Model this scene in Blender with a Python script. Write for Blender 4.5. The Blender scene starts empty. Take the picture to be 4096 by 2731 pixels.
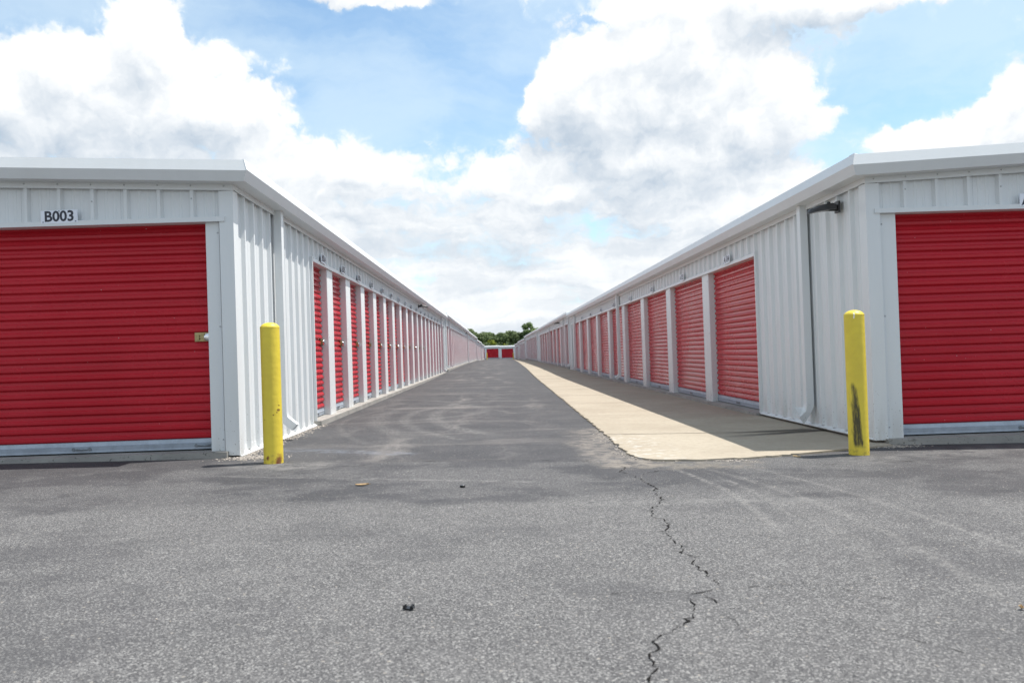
import bpy, bmesh, math, random
from mathutils import Vector, Matrix

R = math.radians
random.seed(7)
scene = bpy.context.scene
COL = scene.collection

# ------------------------------------------------------------------ camera
CAM_H = 0.93
cam_d = bpy.data.cameras.new('camera')
cam = bpy.data.objects.new('camera', cam_d)
COL.objects.link(cam)
cam.location = (0, 0, CAM_H)
cam.rotation_euler = (R(90 + 0.74), R(1.9), R(-1.08))
cam_d.sensor_width = 36.0
cam_d.lens = 29.31
cam_d.clip_start = 0.05
cam_d.clip_end = 3000
cam_d.dof.use_dof = True
cam_d.dof.focus_distance = 7.6
cam_d.dof.aperture_fstop = 4.0
scene.camera = cam

# ------------------------------------------------------------------ sun direction
SUN_V = Vector((0.42, 0.11, 1.0)).normalized()      # towards the sun
SUN_EL = math.asin(SUN_V.z)
SUN_ROT = math.atan2(SUN_V.x, SUN_V.y)

# ------------------------------------------------------------------ node helpers
class NT:
    """short-hand for building node trees"""
    def __init__(s, tree):
        s.t = tree
    def n(s, typ, **kw):
        nd = s.t.nodes.new(typ)
        for k, v in kw.items():
            setattr(nd, k, v)
        return nd
    def put(s, sock, v):
        if isinstance(v, bpy.types.NodeSocket):
            s.t.links.new(v, sock)
        elif v is not None:
            sock.default_value = v
    def m(s, op, a, b=None, c=None, clamp=False):
        nd = s.n('ShaderNodeMath', operation=op, use_clamp=clamp)
        s.put(nd.inputs[0], a)
        if b is not None: s.put(nd.inputs[1], b)
        if c is not None: s.put(nd.inputs[2], c)
        return nd.outputs[0]
    def vm(s, op, a, b=None):
        nd = s.n('ShaderNodeVectorMath', operation=op)
        s.put(nd.inputs[0], a)
        if b is not None: s.put(nd.inputs[1], b)
        return nd.outputs['Value'] if op in ('LENGTH', 'DISTANCE', 'DOT_PRODUCT') else nd.outputs[0]
    def rng(s, v, a, b, c=0.0, d=1.0, kind='SMOOTHSTEP'):
        nd = s.n('ShaderNodeMapRange', interpolation_type=kind)
        s.put(nd.inputs[0], v)
        for i, q in enumerate((a, b, c, d)):
            s.put(nd.inputs[1 + i], q)
        return nd.outputs[0]
    def noise(s, vec, scale, detail=3.0, rough=0.5, col=False, dist=0.0):
        nd = s.n('ShaderNodeTexNoise')
        s.put(nd.inputs['Vector'], vec)
        nd.inputs['Scale'].default_value = scale
        nd.inputs['Detail'].default_value = detail
        nd.inputs['Roughness'].default_value = rough
        nd.inputs['Distortion'].default_value = dist
        return nd.outputs['Color' if col else 'Fac']
    def mix(s, fac, a, b, mode='MIX'):
        nd = s.n('ShaderNodeMix', data_type='RGBA', blend_type=mode)
        s.put(nd.inputs[0], fac)
        s.put(nd.inputs[6], a if isinstance(a, bpy.types.NodeSocket) else (*a, 1.0))
        s.put(nd.inputs[7], b if isinstance(b, bpy.types.NodeSocket) else (*b, 1.0))
        return nd.outputs[2]
    def sep(s, v):
        nd = s.n('ShaderNodeSeparateXYZ'); s.put(nd.inputs[0], v); return nd.outputs
    def comb(s, x, y, z):
        nd = s.n('ShaderNodeCombineXYZ')
        for i, q in enumerate((x, y, z)): s.put(nd.inputs[i], q)
        return nd.outputs[0]

# ------------------------------------------------------------------ world: clear-air sky with cumulus
world = bpy.data.worlds.new('World')
scene.world = world
world.use_nodes = True

# cloud masses as (azimuth, elevation, half width, half height, weight), radians;
# azimuth 0 is straight down the lane; the fractal field fills the rest of the dome
CLOUDS = [
    (0.215, 0.290, 0.150, 0.075, 0.62), (0.110, 0.318, 0.065, 0.045, 0.45), (0.315, 0.268, 0.085, 0.060, 0.45),
    (0.180, 0.335, 0.100, 0.038, 0.40), (0.066, 0.282, 0.030, 0.024, 0.45), (0.215, 0.235, 0.110, 0.035, 0.35),
    (-0.385, 0.345, 0.045, 0.055, 0.44), (-0.380, 0.290, 0.120, 0.055, 0.42), (-0.490, 0.300, 0.110, 0.055, 0.44),
    (-0.455, 0.250, 0.130, 0.045, 0.40), (-0.290, 0.275, 0.070, 0.035, 0.36),
    (0.270, 0.388, 0.150, 0.030, 0.50), (0.440, 0.365, 0.130, 0.024, 0.46), (0.520, 0.205, 0.110, 0.040, 0.50),
    (0.590, 0.235, 0.060, 0.040, 0.42), (0.300, 0.175, 0.090, 0.050, 0.36), (0.050, 0.210, 0.080, 0.040, 0.36),
    (-0.200, 0.215, 0.140, 0.035, 0.30), (-0.130, 0.398, 0.060, 0.014, 0.40),
    (0.480, 0.285, 0.085, 0.058, -0.66), (-0.090, 0.320, 0.140, 0.075, -0.68), (-0.530, 0.395, 0.140, 0.034, -0.58),
    (-0.250, 0.375, 0.095, 0.036, -0.52), (0.010, 0.355, 0.062, 0.058, -0.62), (0.410, 0.215, 0.050, 0.034, -0.36),
]
grp = bpy.data.node_groups.new('cloud_density', 'ShaderNodeTree')
grp.interface.new_socket('Vector', in_out='INPUT', socket_type='NodeSocketVector')
grp.interface.new_socket('Density', in_out='OUTPUT', socket_type='NodeSocketFloat')
G = NT(grp)
gi = G.n('NodeGroupInput'); go = G.n('NodeGroupOutput')
dw = gi.outputs[0]
x, y, z = G.sep(dw)
az = G.m('ARCTAN2', x, y)
el = G.m('ARCSINE', z)
ae = G.comb(az, el, 0.0)
acc = None
for (ca, ce, ra, re, wt) in CLOUDS:
    ma = G.n('ShaderNodeVectorMath', operation='MULTIPLY_ADD')
    G.put(ma.inputs[0], ae)
    ma.inputs[1].default_value = (1 / ra, 1 / re, 0)
    ma.inputs[2].default_value = (-ca / ra, -ce / re, 0)
    b = G.rng(G.vm('LENGTH', ma.outputs[0]), 0.35, 1.30, wt, 0.0)
    acc = b if acc is None else G.m('ADD', acc, b)
acc = G.m('MINIMUM', acc, 0.60)
# cumulus field seen in perspective: flatter and finer towards the horizon
inv = G.m('DIVIDE', 1.0, G.m('ADD', G.m('MAXIMUM', z, 0.0), 0.16))
pl = G.comb(G.m('MULTIPLY', x, inv), G.m('MULTIPLY', y, inv), G.m('MULTIPLY', z, 3.0))
f1 = G.noise(pl, 2.1, 4.0, 0.58)
bil = None                                                   # billows: rounded puffs with sharp creases
for sc_, am in ((15.0, 0.95), (34.0, 0.55), (75.0, 0.30), (160.0, 0.16)):
    q = G.m('MULTIPLY', G.m('ABSOLUTE', G.m('SUBTRACT', G.noise(dw, sc_, 0.0), 0.5)), am)
    bil = q if bil is None else G.m('ADD', bil, q)
bil = G.m('MULTIPLY', G.m('SUBTRACT', bil, 0.17), G.rng(z, 0.10, 0.28, 0.35, 1.0))
cover = G.m('ADD', G.rng(z, 0.13, 0.26, 0.30, 0.115), G.rng(z, 0.02, 0.16, 0.14, 0.0))
dens = G.m('ADD', G.m('ADD', G.m('MULTIPLY', f1, 0.95), cover), G.m('ADD', acc, bil))
G.put(go.inputs[0], dens)

W = NT(world.node_tree)
world.node_tree.nodes.clear()
tc = W.n('ShaderNodeTexCoord')
sky = W.n('ShaderNodeTexSky', sky_type='NISHITA')
sky.sun_disc = False
sky.sun_elevation = SUN_EL
sky.sun_rotation = SUN_ROT
sky.altitude = 150
sky.air_density = 1.0
sky.dust_density = 0.3
sky.ozone_density = 1.4
d0 = tc.outputs['Generated']
w1 = W.vm('SUBTRACT', W.noise(d0, 17.0, 6.0, 0.66, col=True), (0.5, 0.5, 0.5))
w2 = W.vm('SUBTRACT', W.noise(d0, 4.5, 1.0, 0.5, col=True), (0.5, 0.5, 0.5))
dirv = W.vm('ADD', d0, W.vm('ADD', W.vm('MULTIPLY', w1, (0.040, 0.040, 0.034)), W.vm('MULTIPLY', w2, (0.06, 0.06, 0.04))))
g0 = W.n('ShaderNodeGroup', node_tree=grp); W.put(g0.inputs[0], dirv)
g1 = W.n('ShaderNodeGroup', node_tree=grp); W.put(g1.inputs[0], W.vm('ADD', dirv, (0.012, 0.0, 0.036)))
dens = g0.outputs[0]
alpha = W.rng(dens, 0.58, 0.80)
cirrus = W.noise(W.vm('MULTIPLY', dirv, (1.0, 1.0, 3.2)), 3.2, 5.0, 0.6)
veil = W.m('ADD', W.rng(cirrus, 0.30, 0.68, 0.10, 0.55), W.rng(dens, 0.45, 0.75, 0.0, 0.18), clamp=True)
# light on the cloud: less cloud towards the sun = brighter, thick core and base = greyer
lit = W.m('SUBTRACT', dens, g1.outputs[0])
thick = W.rng(dens, 0.72, 1.30)
s = W.m('SUBTRACT', lit, W.m('MULTIPLY', thick, 0.10))
zz0 = W.sep(d0)[2]
lay = W.noise(W.vm('MULTIPLY', dirv, (1.0, 1.0, 5.0)), 6.5, 5.0, 0.6)             # layered far decks
s = W.m('SUBTRACT', s, W.m('MULTIPLY', W.rng(lay, 0.44, 0.66, 0.0, 0.30), W.rng(zz0, 0.12, 0.30, 1.0, 0.0)))
shade = W.rng(s, -0.80, 0.17, 0.0, 1.0, 'LINEAR')
ccol = W.mix(shade, (2.95, 3.6, 4.35), (6.40, 6.52, 6.60))
skyc = W.mix(1.0, sky.outputs[0], (0.98, 1.17, 1.18), 'MULTIPLY')
fincol = W.mix(alpha, W.mix(veil, skyc, (5.2, 6.1, 6.6)), ccol)
bg = W.n('ShaderNodeBackground')
bg.inputs['Strength'].default_value = 0.106
W.put(bg.inputs['Color'], fincol)
wo = W.n('ShaderNodeOutputWorld')
W.put(wo.inputs[0], bg.outputs[0])
world.cycles.sampling_method = 'MANUAL'
world.cycles.sample_map_resolution = 512

# ------------------------------------------------------------------ sun
sun_d = bpy.data.lights.new('sun', 'SUN')
sun_d.energy = 4.15
sun_d.angle = R(0.55)
sun_d.color = (1.0, 0.955, 0.89)
sun = bpy.data.objects.new('sun', sun_d)
COL.objects.link(sun)
sun.rotation_euler = (-SUN_V).to_track_quat('-Z', 'Y').to_euler()

# ------------------------------------------------------------------ exposure
vs = scene.view_settings
vs.view_transform = 'Standard'
vs.look = 'None'
vs.exposure = 0.62
vs.gamma = 1.0
vs.use_curve_mapping = False
scene.cycles.max_bounces = 6
scene.cycles.diffuse_bounces = 4
scene.cycles.glossy_bounces = 3

# ------------------------------------------------------------------ materials
def material(name, build):
    mt = bpy.data.materials.new(name)
    mt.use_nodes = True
    T = NT(mt.node_tree)
    bs = mt.node_tree.nodes['Principled BSDF']
    build(T, bs)
    return mt

def P(T):
    return T.n('ShaderNodeNewGeometry').outputs['Position']
def OBJ(T):
    return T.n('ShaderNodeTexCoord').outputs['Object']
def bump(T, bs, h, strength, dist=0.01):
    b = T.n('ShaderNodeBump')
    b.inputs['Strength'].default_value = strength
    b.inputs['Distance'].default_value = dist
    T.put(b.inputs['Height'], h)
    T.put(bs.inputs['Normal'], b.outputs[0])

def m_white(T, bs):
    p = P(T)
    n1 = T.noise(T.vm('MULTIPLY', p, (1, 1, 0.12)), 9.0, 5, 0.6)      # rain streaks
    n2 = T.noise(p, 1.3, 3, 0.5)
    c = T.mix(T.rng(n1, 0.35, 0.80), (0.72, 0.742, 0.748), (0.70, 0.72, 0.724))
    c = T.mix(T.rng(n2, 0.55, 0.8, 0, 0.35), c, (0.64, 0.645, 0.63))
    spk = T.noise(p, 75.0, 2, 0.5)
    low = T.rng(T.sep(p)[2], 0.05, 0.70, 1.0, 0.0)                       # mud splash specks near the pavement
    c = T.mix(T.m('MULTIPLY', T.rng(spk, 0.665, 0.72), low), c, (0.25, 0.23, 0.20))
    c = T.mix(T.m('MULTIPLY', T.rng(T.sep(p)[2], 0.02, 0.35, 0.30, 0.0), T.rng(n1, 0.4, 0.6)), c, (0.42, 0.39, 0.34))
    T.put(bs.inputs['Base Color'], c)
    bs.inputs['Roughness'].default_value = 0.38
    bs.inputs['Specular IOR Level'].default_value = 0.45
    bump(T, bs, T.noise(T.vm('MULTIPLY', p, (1, 1, 0.35)), 2.6, 1, 0.5), 0.05, 0.03)
WHITE = material('white_painted_steel', m_white)

def m_red(T, bs):
    p = P(T)
    n = T.noise(p, 1.2, 4, 0.6)
    c = T.mix(T.rng(n, 0.3, 0.75), (0.455, 0.012, 0.023), (0.515, 0.019, 0.032))
    st = T.noise(T.vm('MULTIPLY', p, (6.0, 6.0, 1.4)), 5.0, 4, 0.65)
    c = T.mix(T.rng(st, 0.62, 0.85, 0, 0.30), c, (0.42, 0.10, 0.11))
    rnd = T.n('ShaderNodeObjectInfo').outputs['Random']
    c = T.mix(T.m('MULTIPLY', rnd, 0.22), c, (0.36, 0.030, 0.040))
    chip = T.noise(p, 46.0, 1, 0.4)
    c = T.mix(T.rng(chip, 0.812, 0.825, 0, 0.8), c, (0.50, 0.42, 0.42))
    T.put(bs.inputs['Base Color'], c)
    T.put(bs.inputs['Roughness'], T.rng(n, 0.3, 0.7, 0.17, 0.30))
    bs.inputs['Specular IOR Level'].default_value = 0.5
    bs.inputs['IOR'].default_value = 1.30
    bump(T, bs, T.noise(T.vm('MULTIPLY', p, (1.0, 1.0, 2.5)), 3.0, 2, 0.5), 0.06, 0.02)
RED = material('red_painted_steel', m_red)

def plain(name, col, rough=0.5, metal=0.0, var=0.12, scale=8.0, spec=0.5):
    def b(T, bs):
        n = T.noise(P(T), scale, 4, 0.6)
        c2 = tuple(v * (1 - var * 2) for v in col)
        T.put(bs.inputs['Base Color'], T.mix(T.rng(n, 0.3, 0.75), col, c2))
        bs.inputs['Roughness'].default_value = rough
        bs.inputs['Metallic'].default_value = metal
        bs.inputs['Specular IOR Level'].default_value = spec
    return material(name, b)
GALV = plain('grey_bottom_bar_steel', (0.43, 0.49, 0.56), 0.42, 0.25, 0.10, 14)
BRASS = plain('zinc_yellow_latch', (0.42, 0.35, 0.18), 0.35, 0.8, 0.15, 30)
STEEL = plain('bright_lock_steel', (0.75, 0.76, 0.78), 0.18, 1.0, 0.05, 30)
ZINC = plain('zinc_handle_steel', (0.24, 0.27, 0.30), 0.4, 0.7, 0.15, 30)
DARKIN = plain('dark_inner_wall', (0.06, 0.06, 0.06), 0.8, 0, 0.1)
BLACKP = plain('black_plastic', (0.012, 0.013, 0.015), 0.35, 0, 0.1)
LAMPB = plain('bronze_lamp_housing', (0.040, 0.040, 0.043), 0.42, 0.0, 0.2)
LENS = plain('lamp_lens', (0.30, 0.29, 0.27), 0.25, 0.0, 0.05)
PLATE = plain('white_plate', (0.80, 0.83, 0.90), 0.3, 0.0, 0.02)
INK = plain('plate_lettering', (0.032, 0.034, 0.05), 0.5, 0.0, 0.05)
LEAFB = plain('dry_leaf', (0.40, 0.27, 0.13), 0.7, 0.0, 0.2, 60)
BARK = plain('tree_bark', (0.10, 0.08, 0.06), 0.9, 0.0, 0.25, 6)
GRASS = plain('grass_ground', (0.07, 0.10, 0.035), 0.95, 0.0, 0.25, 2)
CHIPW = plain('bleached_wood_chip', (0.55, 0.40, 0.22), 0.8, 0.0, 0.2, 60)
ROOFM = plain('roof_sheet', (0.62, 0.64, 0.64), 0.4, 0.3, 0.08)

def m_conc(T, bs):
    p = P(T)
    n = T.noise(p, 2.2, 6, 0.62)
    c = T.mix(T.rng(n, 0.3, 0.7), (0.37, 0.355, 0.325), (0.27, 0.26, 0.24))
    c = T.mix(T.rng(T.noise(p, 38, 3, 0.6), 0.62, 0.72), c, (0.10, 0.098, 0.092))
    st = T.noise(T.vm('MULTIPLY', p, (1, 1, 3)), 6.0, 5, 0.7)
    c = T.mix(T.rng(st, 0.56, 0.72, 0, 0.75), c, (0.13, 0.125, 0.115))
    T.put(bs.inputs['Base Color'], c)
    bs.inputs['Roughness'].default_value = 0.9
    bump(T, bs, T.noise(p, 60, 4, 0.6), 0.5, 0.01)
CONC = material('foundation_concrete', m_conc)

def line_mask(T, x, y, p0, p1, w, soft):
    """1 close to the segment p0-p1 in plan"""
    ax, ay = p0; bx, by = p1
    dx, dy = bx - ax, by - ay
    L2 = dx * dx + dy * dy
    px = T.m('SUBTRACT', x, ax); py = T.m('SUBTRACT', y, ay)
    t = T.m('DIVIDE', T.m('ADD', T.m('MULTIPLY', px, dx), T.m('MULTIPLY', py, dy)), L2, clamp=True)
    ex = T.m('SUBTRACT', px, T.m('MULTIPLY', t, dx)); ey = T.m('SUBTRACT', py, T.m('MULTIPLY', t, dy))
    dd = T.m('SQRT', T.m('ADD', T.m('MULTIPLY', ex, ex), T.m('MULTIPLY', ey, ey)))
    return T.rng(dd, w, w + soft, 1.0, 0.0), t

def m_apron(T, bs):
    p = P(T)
    wv = T.vm('SUBTRACT', T.noise(p, 5.0, 4, 0.6, col=True), (0.5, 0.5, 0.5))
    x, y, z = T.sep(T.vm('ADD', p, T.vm('MULTIPLY', wv, (0.12, 0.10, 0))))
    n = T.noise(p, 0.9, 6, 0.6)
    c = T.mix(T.rng(n, 0.3, 0.72), (0.392, 0.343, 0.270), (0.318, 0.272, 0.210))
    c = T.mix(T.rng(T.noise(p, 16, 5, 0.65), 0.42, 0.75, 0, 0.55), c, (0.25, 0.215, 0.165))
    c = T.mix(T.rng(T.noise(p, 120, 2, 0.5), 0.5, 0.8, 0, 0.35), c, (0.42, 0.38, 0.31))
    # damp dirt streaks below the broken downspout
    for p0, p1, w in (((3.40, 9.16), (2.20, 8.86), 0.028), ((3.50, 9.05), (2.05, 8.42), 0.036)):
        mk, t = line_mask(T, x, y, p0, p1, w, 0.10)
        mk = T.m('MULTIPLY', mk, T.rng(t, 0.25, 1.0, 0.95, 0.0))
        c = T.mix(mk, c, (0.035, 0.032, 0.028))
    # grey tyre dirt near the wall, whitish scrapes and dust at the chipped corner
    q, t = line_mask(T, x, y, (1.22, 7.0), (1.25, 8.6), 0.05, 0.5)
    sc = T.rng(T.noise(p, 9, 6, 0.7), 0.52, 0.62)
    c = T.mix(T.m('MULTIPLY', q, sc), c, (0.46, 0.43, 0.38))
    q, t = line_mask(T, x, y, (3.5, 8.0), (3.5, 60.0), 0.05, 0.9)
    c = T.mix(T.m('MULTIPLY', q, 0.10), c, (0.30, 0.24, 0.18))
    rs = T.m('ABSOLUTE', T.m('SUBTRACT', T.m('ADD', y, T.m('MULTIPLY', x, -0.6)), 6.9))
    c = T.mix(T.m('MULTIPLY', T.rng(rs, 0.01, 0.05, 0.3, 0.0), T.rng(n, 0.4, 0.6)), c, (0.30, 0.20, 0.12))
    T.put(bs.inputs['Base Color'], c)
    bs.inputs['Roughness'].default_value = 0.88
    bs.inputs['Specular IOR Level'].default_value = 0.3
    bump(T, bs, T.noise(p, 90, 4, 0.6), 0.25, 0.01)
APRON = material('apron_concrete', m_apron)

def m_asphalt(T, bs):
    p = P(T)
    wv = T.vm('SUBTRACT', T.noise(p, 0.7, 4, 0.6, col=True), (0.5, 0.5, 0.5))
    pw = T.vm('ADD', p, T.vm('MULTIPLY', wv, (1.2, 1.2, 0)))
    x, y, z = T.sep(p)
    xw, yw, zw = T.sep(pw)
    big = T.noise(T.vm('MULTIPLY', p, (0.8, 1.0, 1)), 0.9, 6, 0.66)
    mid = T.noise(p, 2.3, 5, 0.6)
    # zones: worn open-graded yard, darker sealed lane
    lane = T.rng(yw, 4.85, 5.45)
    seal = T.m('ADD', T.m('MULTIPLY', lane, 0.80), T.m('MULTIPLY', T.rng(big, 0.47, 0.64), 0.58), clamp=True)
    past = T.rng(y, 7.0, 7.35)                      # seal edge where the lane starts
    seal = T.m('ADD', seal, T.m('MULTIPLY', past, 0.34), clamp=True)
    worn = T.rng(big, 0.56, 0.40)
    seal = T.m('SUBTRACT', seal, T.m('MULTIPLY', T.m('MULTIPLY', worn, 0.38), T.m('SUBTRACT', 1.0, T.m('MULTIPLY', past, 0.6))), clamp=True)
    light = T.mix(T.rng(mid, 0.3, 0.7), (0.118, 0.115, 0.115), (0.094, 0.092, 0.093))
    dark = T.mix(T.rng(mid, 0.3, 0.7), (0.040, 0.040, 0.044), (0.054, 0.053, 0.057))
    c = T.mix(seal, light, dark)
    # dusty film along the wheel lines of the lane
    dv = T.vm('MULTIPLY', pw, (1.0, 0.10, 1))
    dust = T.rng(T.noise(dv, 2.2, 6, 0.65), 0.50, 0.74)
    mid_lane, _ = line_mask(T, xw, yw, (-0.55, 8.0), (-0.40, 120), 0.6, 1.5)
    band = T.rng(T.noise(T.vm('MULTIPLY', pw, (0.25, 1.0, 1)), 1.1, 5, 0.6), 0.5, 0.68)
    dsum = T.m('MULTIPLY', T.m('ADD', T.m('MULTIPLY', dust, 0.80), T.m('MULTIPLY', band, 0.42)), T.m('MULTIPLY', mid_lane, past))
    c = T.mix(dsum, c, (0.185, 0.170, 0.160))
    # curved scrub marks from turning tyres
    tex = T.noise(p, 26, 4, 0.7)
    for cx, cy, r, w, k, lo, hi in ((5.6, 12.6, 6.55, 0.10, 0.5, 9.0, 15.5), (5.6, 12.4, 6.95, 0.07, 0.4, 8.5, 16.0), (5.9, 12.6, 7.65, 0.12, 0.4, 9.0, 15.0),
                             (-5.0, 5.2, 6.46, 0.016, 0.62, 3.7, 6.9), (-5.0, 5.2, 6.62, 0.010, 0.40, 4.0, 6.6), (-3.2, 4.6, 4.9, 0.05, 0.20, 2.9, 6.4),
                             (-6.0, 4.2, 7.9, 0.030, 0.40, 2.6, 6.8), (-6.0, 4.0, 8.3, 0.018, 0.42, 2.8, 6.8), (-2.4, 13.5, 2.2, 0.10, 0.45, 10.5, 16.0), (-3.2, 15.0, 2.4, 0.09, 0.4, 12.5, 20.0), (5.2, 12.0, 7.35, 0.04, 0.3, 8.0, 14.5), (0.55, 13.0, 0.55, 0.02, 0.5, 12.4, 13.1)):
        dd = T.vm('LENGTH', T.vm('SUBTRACT', T.vm('ADD', T.vm('MULTIPLY', p, (1, 1, 0)), T.vm('MULTIPLY', wv, (0.10, 0.10, 0))), (cx, cy, 0)))
        e = T.m('ABSOLUTE', T.m('SUBTRACT', dd, r))
        mk = T.m('MULTIPLY', T.rng(e, w * 0.2, w * 1.5 + 0.02, k * (0.72 if cy > 7 else 0.9), 0.0), T.rng(tex, 0.40, 0.62))
        mk = T.m('MULTIPLY', mk, T.m('MULTIPLY', T.rng(y, lo, lo + 0.8), T.rng(y, hi - 1.0, hi, 1.0, 0.0)))
        mk = T.m('MULTIPLY', mk, T.rng(x, 2.6 if cy < 7 else 1.2, 3.4 if cy < 7 else 1.4, 1.0, 0.0))
        c = T.mix(mk, c, (0.27, 0.26, 0.245))
    n7 = T.noise(p, 7, 4, 0.7)
    # straight pale dry line across the mouth of the lane, pale spill beside the left bollard
    for p0, p1, w, s_, k, colr in (((-2.2, 6.55), (0.2, 5.9), 0.01, 0.05, 0.30, (0.25, 0.24, 0.23)),
                                   ((-2.2, 8.35), (-0.9, 7.75), 0.04, 0.18, 0.38, (0.16, 0.18, 0.22)),
                                   ((0.2, 5.0), (1.9, 5.05), 0.02, 0.12, 0.30, (0.25, 0.245, 0.235)),
                                   ((1.0, 6.85), (1.9, 6.62), 0.05, 0.30, 0.7, (0.20, 0.175, 0.14)),
                                   ((0.98, 6.9), (1.12, 9.6), 0.05, 0.34, 0.75, (0.24, 0.21, 0.18)),
                                   ((-2.3, 7.35), (-1.6, 7.1), 0.05, 0.35, 0.5, (0.22, 0.21, 0.20)),
                                   ((2.9, 6.75), (4.6, 7.3), 0.05, 0.3, 0.4, (0.19, 0.185, 0.18))):
        mk, t = line_mask(T, xw if w > 0.04 else x, yw if w > 0.04 else y, p0, p1, w, s_)
        mk = T.m('MULTIPLY', mk, T.rng(n7, 0.35, 0.62, 0, k))
        c = T.mix(mk, c, colr)
    drip = T.noise(p, 3.1, 2, 0.4)
    c = T.mix(T.m('MULTIPLY', T.rng(drip, 0.72, 0.77, 0, 0.30), T.rng(n7, 0.4, 0.6)), c, (0.030, 0.030, 0.032))
    # pale chippings showing through the worn binder
    vo = T.n('ShaderNodeTexVoronoi', feature='F1'); T.put(vo.inputs['Vector'], p); vo.inputs['Scale'].default_value = 190
    vs_ = T.sep(vo.outputs['Color'])
    expo = T.m('SUBTRACT', 1.0, T.m('MULTIPLY', seal, 0.80))
    c = T.mix(T.m('MULTIPLY', T.rng(vs_[0], 0.60, 0.95), T.m('MULTIPLY', expo, 0.78)), c, (0.31, 0.305, 0.295))
    c = T.mix(T.m('MULTIPLY', T.rng(vs_[1], 0.55, 0.95), T.m('MULTIPLY', expo, 0.74)), c, (0.027, 0.027, 0.030))
    c = T.mix(T.rng(vs_[2], 0.988, 0.993, 0, 0.45), c, (0.40, 0.385, 0.355))
    v2 = T.n('ShaderNodeTexVoronoi', feature='F1'); T.put(v2.inputs['Vector'], p); v2.inputs['Scale'].default_value = 120
    c = T.mix(T.rng(T.sep(v2.outputs['Color'])[0], 0.995, 0.998, 0, 0.5), c, (0.44, 0.40, 0.34))
    T.put(bs.inputs['Base Color'], c)
    T.put(bs.inputs['Roughness'], T.m('SUBTRACT', 0.92, T.m('MULTIPLY', seal, 0.12)))
    bs.inputs['Specular IOR Level'].default_value = 0.35
    bump(T, bs, T.m('MULTIPLY', vo.outputs['Distance'], -0.8), 0.40, 0.005)
ASPHALT = material('asphalt', m_asphalt)
CRACKM = plain('crack_shadow_soil', (0.014, 0.013, 0.012), 1.0, 0, 0.2, 60, 0.1)
def m_gravel(T, bs):
    i = T.n('ShaderNodeNewGeometry').outputs['Random Per Island']
    T.put(bs.inputs['Base Color'], T.mix(i, (0.16, 0.15, 0.14), (0.44, 0.39, 0.34)))
    bs.inputs['Roughness'].default_value = 0.9
GRAVELM = material('loose_gravel', m_gravel)

def yellow(name, kind):
    def b(T, bs):
        o = OBJ(T)
        x, y, z = T.sep(o)
        n = T.noise(o, 7, 5, 0.6)
        c = T.mix(T.rng(n, 0.3, 0.75), (0.78, 0.61, 0.055), (0.71, 0.54, 0.055))
        if kind == 'scuff':
            nn = T.m('SUBTRACT', T.noise(T.vm('MULTIPLY', o, (14, 14, 3.0)), 2.0, 6, 0.7), 0.5)
            ww = T.rng(z, 0.12, 0.64, 0.034, 0.007, 'LINEAR')
            xc = T.rng(z, 0.10, 0.60, -0.028, -0.055, 'LINEAR')
            e = T.m('SUBTRACT', T.m('ABSOLUTE', T.m('ADD', T.m('SUBTRACT', x, xc), T.m('MULTIPLY', nn, 0.060))), ww)
            mk = T.rng(e, -0.010, 0.012, 1.0, 0.0)
            mk = T.m('MULTIPLY', mk, T.m('MULTIPLY', T.rng(z, 0.05, 0.10), T.rng(z, 0.58, 0.63, 1.0, 0.0)))
            mk = T.m('MULTIPLY', mk, T.rng(y, -0.02, 0.0, 1.0, 0.0))
            mk = T.m('MULTIPLY', mk, T.rng(T.noise(T.vm('MULTIPLY', o, (20, 20, 3)), 3.0, 4, 0.7), 0.28, 0.55, 0.45, 0.93))
            c = T.mix(mk, c, (0.022, 0.022, 0.020))
            wl, _ = line_mask(T, x, z, (-0.03, 1.205), (-0.034, 1.165), 0.003, 0.003)
            c = T.mix(T.m('MULTIPLY', wl, T.rng(y, -0.02, 0.0, 1.0, 0.0)), c, (0.85, 0.83, 0.75))
        else:
            nr = T.noise(o, 16, 5, 0.7)
            e = T.m('ADD', T.vm('LENGTH', T.vm('MULTIPLY', T.vm('SUBTRACT', o, (0.062, -0.07, 0.02)), (1.0, 0.4, 0.55))), T.m('MULTIPLY', nr, 0.06))
            c = T.mix(T.rng(e, 0.045, 0.068, 1.0, 0.0), c, (0.22, 0.065, 0.018))
            e2 = T.m('ADD', T.vm('LENGTH', T.vm('MULTIPLY', T.vm('SUBTRACT', o, (-0.03, -0.08, 0.05)), (1.0, 0.4, 0.8))), T.m('MULTIPLY', nr, 0.05))
            c = T.mix(T.rng(e2, 0.030, 0.045, 1.0, 0.0), c, (0.20, 0.07, 0.02))
            for px, pz, rr in ((0.066, 0.46, 0.008), (0.030, 0.42, 0.004), (-0.05, 0.38, 0.003), (0.056, 0.44, 0.004), (0.07, 0.50, 0.004)):
                e3 = T.vm('LENGTH', T.vm('SUBTRACT', T.comb(x, T.m('MULTIPLY', T.rng(y, -0.02, 0.0), 9), z), (px, 0, pz)))
                c = T.mix(T.rng(e3, rr, rr * 1.7, 0.85, 0.0), c, (0.16, 0.06, 0.02))
        low = T.m('MULTIPLY', T.rng(z, 0.0, 0.12, 1.0, 0.0), T.rng(T.noise(o, 22, 4, 0.7), 0.5, 0.7))
        c = T.mix(T.m('MULTIPLY', low, 0.7), c, (0.16, 0.12, 0.06))
        T.put(bs.inputs['Base Color'], c)
        bs.inputs['Roughness'].default_value = 0.48
        bump(T, bs, T.noise(o, 26, 4, 0.55), 0.35, 0.008)
    return material(name, b)
YEL_SCUFF = yellow('yellow_paint_scuffed', 'scuff')
YEL_RUST = yellow('yellow_paint_rusty', 'rust')

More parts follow.
